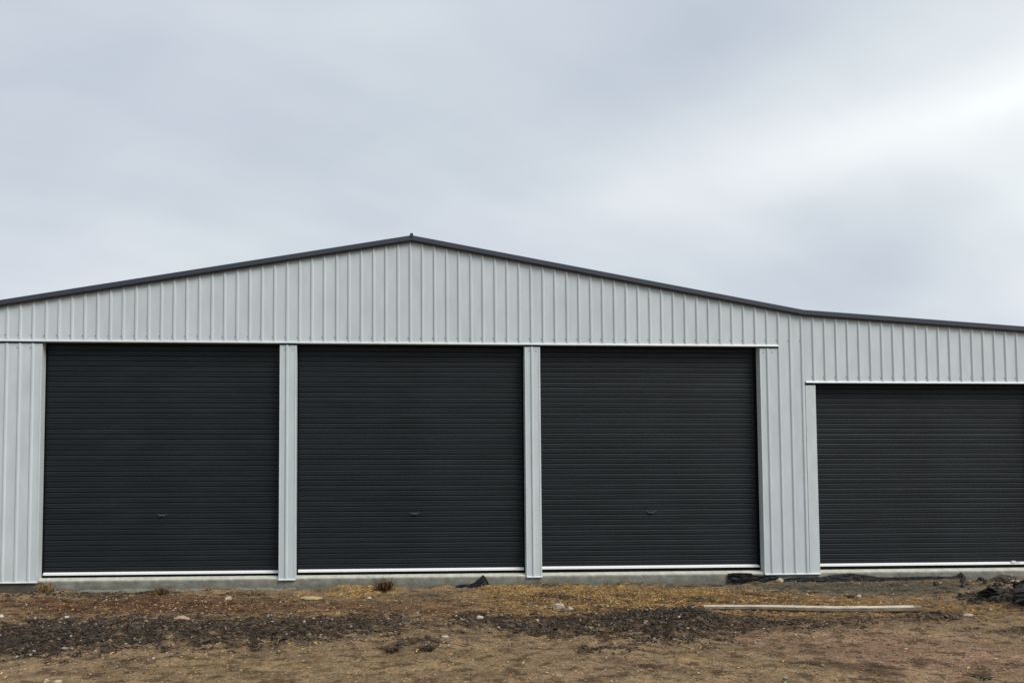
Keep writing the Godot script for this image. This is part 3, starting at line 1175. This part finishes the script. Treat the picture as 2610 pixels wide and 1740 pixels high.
func leaf_tuft(st: SurfaceTool, rng: RandomNumberGenerator, n: int, reach: float, high: float, cols: Array) -> void:
	for k in n:
		var an := rng.randf() * TAU
		var out := Vector3(cos(an), 0, sin(an))
		var side := out.cross(Vector3.UP)
		var l := reach * rng.randf_range(0.4, 1.0)
		var h := high * rng.randf_range(0.4, 1.0)
		var base := Vector3(rng.randf_range(-1, 1), 0, rng.randf_range(-1, 1)) * reach * 0.5
		var mid := base + out * l * 0.5 + Vector3(0, h, 0)
		var tip := base + out * l + Vector3(0, h * 0.6, 0)
		var w := l * 0.14
		st.set_color(cols[rng.randi() % cols.size()])
		quad(st, base, mid + side * w, tip, mid - side * w, Vector3.UP)


func plant(called: String, x: float, z: float, label: String, category: String, n: int, reach: float, high: float, r: float, cols: Array, flop: float, s: int, group := "") -> void:
	var rng := RandomNumberGenerator.new()
	rng.seed = s
	var t := thing(called, label, category, on_ground(x, z, -0.01), group)
	var st := start()
	stems(st, rng, n, reach, high, r, cols, flop)
	part("stems", st.commit(), M["plant"], t)
	var lf := start()
	leaf_tuft(lf, rng, n / 2, reach * (0.8 if called == "green_weed" else 0.32), high * 0.6, cols)
	part("leaves", lf.commit(), M["plant"], t)


func build_plants() -> void:
	var straw := [Color(0.30, 0.20, 0.09), Color(0.40, 0.28, 0.13), Color(0.20, 0.13, 0.06), Color(0.10, 0.07, 0.04)]
	var brown := [Color(0.085, 0.048, 0.028), Color(0.13, 0.075, 0.04), Color(0.05, 0.032, 0.022)]
	var olive := [Color(0.10, 0.085, 0.035), Color(0.16, 0.13, 0.06), Color(0.07, 0.05, 0.025), Color(0.2, 0.13, 0.07)]
	var green := [Color(0.035, 0.055, 0.030), Color(0.05, 0.075, 0.04), Color(0.03, 0.04, 0.025)]
	var roots := [Color(0.05, 0.037, 0.028), Color(0.09, 0.065, 0.045), Color(0.16, 0.12, 0.08), Color(0.035, 0.027, 0.022)]
	var g := "dead weeds along the foot of the slab"
	plant("dead_weed", 0.80, 0.42, "straw coloured dead weed at the foot of the left wall panel", "weed", 80, 0.24, 0.25, 0.0026, straw, 0.45, 301, g)
	plant("dead_weed", 2.46, 0.50, "olive brown dead weed against the slab under the leftmost door", "weed", 80, 0.30, 0.19, 0.0024, olive, 0.45, 302, g)
	plant("dead_weed", 3.76, 0.45, "small rusty dead weed near the foot of the first post", "weed", 45, 0.18, 0.11, 0.0024, straw, 0.5, 303, g)
	plant("dead_shrub", 5.68, 0.55, "bushy dark brown dead shrub on the yellow straw under the second door", "shrub", 130, 0.34, 0.25, 0.0022, brown, 0.35, 304)
	plant("green_weed", 7.18, 5.80, "dark green weed in the bare dirt at the bottom centre", "weed", 26, 0.075, 0.03, 0.002, green, 0.5, 305, "green weeds in the bare dirt")
	plant("green_weed", 10.62, 5.92, "wider grey green weed in the bare dirt at the bottom right", "weed", 34, 0.12, 0.03, 0.002, green, 0.6, 306, "green weeds in the bare dirt")
	plant("root_clump", 5.74, 4.66, "left clump of uprooted dark roots on the dirt in mid foreground", "root clump", 110, 0.15, 0.09, 0.0032, roots, 0.5, 307, "uprooted root clumps")
	plant("root_clump", 6.08, 4.60, "right clump of uprooted dark roots on the dirt in mid foreground", "root clump", 110, 0.16, 0.09, 0.0032, roots, 0.5, 308, "uprooted root clumps")
	plant("root_clump", 4.35, 4.02, "low dark root clump at the lower edge of the topsoil below the first post", "root clump", 90, 0.18, 0.06, 0.003, roots, 0.5, 309, "uprooted root clumps")


# ---------------------------------------------------------------- loose litter nobody could count
func scatter(called: String, label: String, variants: Array, material: Material, places: Array) -> void:
	# places: [transform, colour]
	for v in variants.size():
		var mine := []
		for k in range(v, places.size(), variants.size()):
			mine.append(places[k])
		var mm := MultiMesh.new()
		mm.transform_format = MultiMesh.TRANSFORM_3D
		mm.use_colors = true
		mm.mesh = variants[v]
		mm.instance_count = mine.size()
		for k in mine.size():
			mm.set_instance_transform(k, mine[k][0])
			mm.set_instance_color(k, mine[k][1])
		var mi := MultiMeshInstance3D.new()
		mi.name = numbered(called)
		mi.multimesh = mm
		mi.material_override = material
		mi.set_meta("kind", "stuff")
		mi.set_meta("label", label)
		add_child(mi, true)


func build_litter() -> void:
	var rng := RandomNumberGenerator.new()
	rng.seed = 77
	var pebbles := []
	var clods := []
	var chips := []
	var tries := 0
	while tries < 120000:
		tries += 1
		var x := rng.randf_range(-0.5, 16.2)
		var z := rng.randf_range(0.05, 6.3)
		var s := soil_at(x, z)
		var dark: float = s[1]
		var ochre: float = s[2]
		var red: float = s[3]
		var roll := rng.randf()
		var turn := Basis.from_euler(Vector3(rng.randf() * TAU, rng.randf() * TAU, rng.randf() * TAU))
		var f := rng.randf_range(0.6, 1.25)
		var c: Vector3 = s[0]
		if roll < 0.12:
			var clump := smoothstep(-0.1, 0.35, n_mid.get_noise_2d(x * 0.8 + 20.0, z * 0.8))
			var want := 0.02 + dark * (0.15 + 0.85 * clump) + 0.10 * red
			if x > 9.5:
				want *= 0.4
			if rng.randf() < want:
				var r := 0.004 + 0.015 * pow(rng.randf(), 2.8)
				var tone := rng.randf_range(0.20, 0.62)
				pebbles.append([Transform3D(turn.scaled(Vector3(r, r * 0.75, r)), on_ground(x, z, r * 0.5)), Color(tone, tone * 0.91, tone * 0.78)])
		elif roll < 0.55:
			if rng.randf() < 0.45 + 0.50 * dark + 0.20 * red:
				var r := 0.004 + (0.009 + 0.022 * dark) * pow(rng.randf(), 3.0)
				clods.append([Transform3D(Basis.from_euler(Vector3(rng.randf_range(-0.5, 0.5), rng.randf() * TAU, rng.randf_range(-0.5, 0.5))).scaled_local(Vector3(r * rng.randf_range(0.8, 1.9), r * rng.randf_range(0.4, 0.8), r)), on_ground(x, z, r * 0.2)), Color(c.x * f * f, c.y * f * f, c.z * f * f)])
		else:
			if rng.randf() < 0.02 + 1.0 * ochre * ochre + 0.18 * red + 0.75 * dark:
				var l := rng.randf_range(0.006, 0.024)
				var lay := Basis.from_euler(Vector3(rng.randf_range(-0.5, 0.5), rng.randf() * TAU, rng.randf_range(-0.5, 0.5)))
				var k := rng.randf()
				var col := Color(0.56, 0.40, 0.19).lerp(Color(0.16, 0.10, 0.055), k) * f
				if dark > 0.3:
					l *= 1.6
					col = Color(0.20, 0.15, 0.10).lerp(Color(0.022, 0.017, 0.014), sqrt(k)) * f
				chips.append([Transform3D(lay.scaled_local(Vector3(l, 0.004, 0.006)), on_ground(x, z, 0.008)), Color(col.r, col.g, col.b)])
	# broken lumps round the heaps
	for h in [[13.9, 2.3, 0.55, 0.55, 170, 0.075], [15.0, 1.0, 0.7, 0.35, 110, 0.06], [8.86, 3.0, 0.3, 0.3, 90, 0.045], [9.3, 3.05, 0.25, 0.25, 90, 0.05], [7.8, 4.7, 0.25, 0.15, 50, 0.03], [12.0, 3.45, 0.35, 0.15, 60, 0.035], [0.7, 0.5, 0.5, 0.3, 60, 0.04]]:
		for k in h[4]:
			var x: float = h[0] + rng.randfn() * h[2] * 0.6
			var z: float = maxf(0.08, h[1] + rng.randfn() * h[3] * 0.6)
			var r: float = h[5] * (0.25 + 0.75 * pow(rng.randf(), 2.0))
			var tone := rng.randf_range(0.5, 1.5)
			clods.append([Transform3D(Basis.from_euler(Vector3(rng.randf() * 6.0, rng.randf() * 6.0, rng.randf() * 6.0)).scaled_local(Vector3(r, r * rng.randf_range(0.5, 0.8), r * 0.9)), on_ground(x, z, r * 0.25)), Color(0.052 * tone, 0.038 * tone, 0.029 * tone)])
			if rng.randf() < 0.06:
				var q := r * 0.35
				pebbles.append([Transform3D(Basis().scaled(Vector3(q, q * 0.7, q)), on_ground(x, z, r * 0.9)), Color(0.5, 0.45, 0.38)])
	var white := Color(1, 1, 1)
	scatter("gravel", "pale pebbles and flecks scattered through the dark topsoil", [rock_mesh(1, 4, 6, 4, 0.2, Vector3.ONE, white, 0.08), rock_mesh(2, 4, 6, 4, 0.2, Vector3.ONE, white, 0.08)], M["stone"], pebbles)
	scatter("soil_crumbs", "loose crumbs of soil over the yard", [rock_mesh(3, 4, 7, 3, 0.6, Vector3.ONE, white, 0.2), rock_mesh(4, 4, 7, 3, 0.6, Vector3.ONE, white, 0.2)], M["stone"], clods)
	scatter("straw_chips", "ochre straw and bark chips strewn on the dirt", [chip_mesh(0.25), chip_mesh(-0.35)], M["plant"], chips)


func chip_mesh(bend: float) -> ArrayMesh:
	var st := start()
	st.set_color(Color.WHITE)
	var xs := [-1.0, 0.0, 1.0]
	for k in 2:
		for s in 4:
			var e := (s + 1) % 4
			var ring := []
			for i in [k, k + 1]:
				for q in [s, e]:
					var a: float = TAU * (q + 0.5) / 4.0
					ring.append(Vector3(xs[i], sin(a) + bend * xs[i] * xs[i] * 2.0, cos(a)))
			quad(st, ring[0], ring[1], ring[3], ring[2], (ring[0] + ring[1]) * Vector3(0, 1, 1))
	return st.commit()
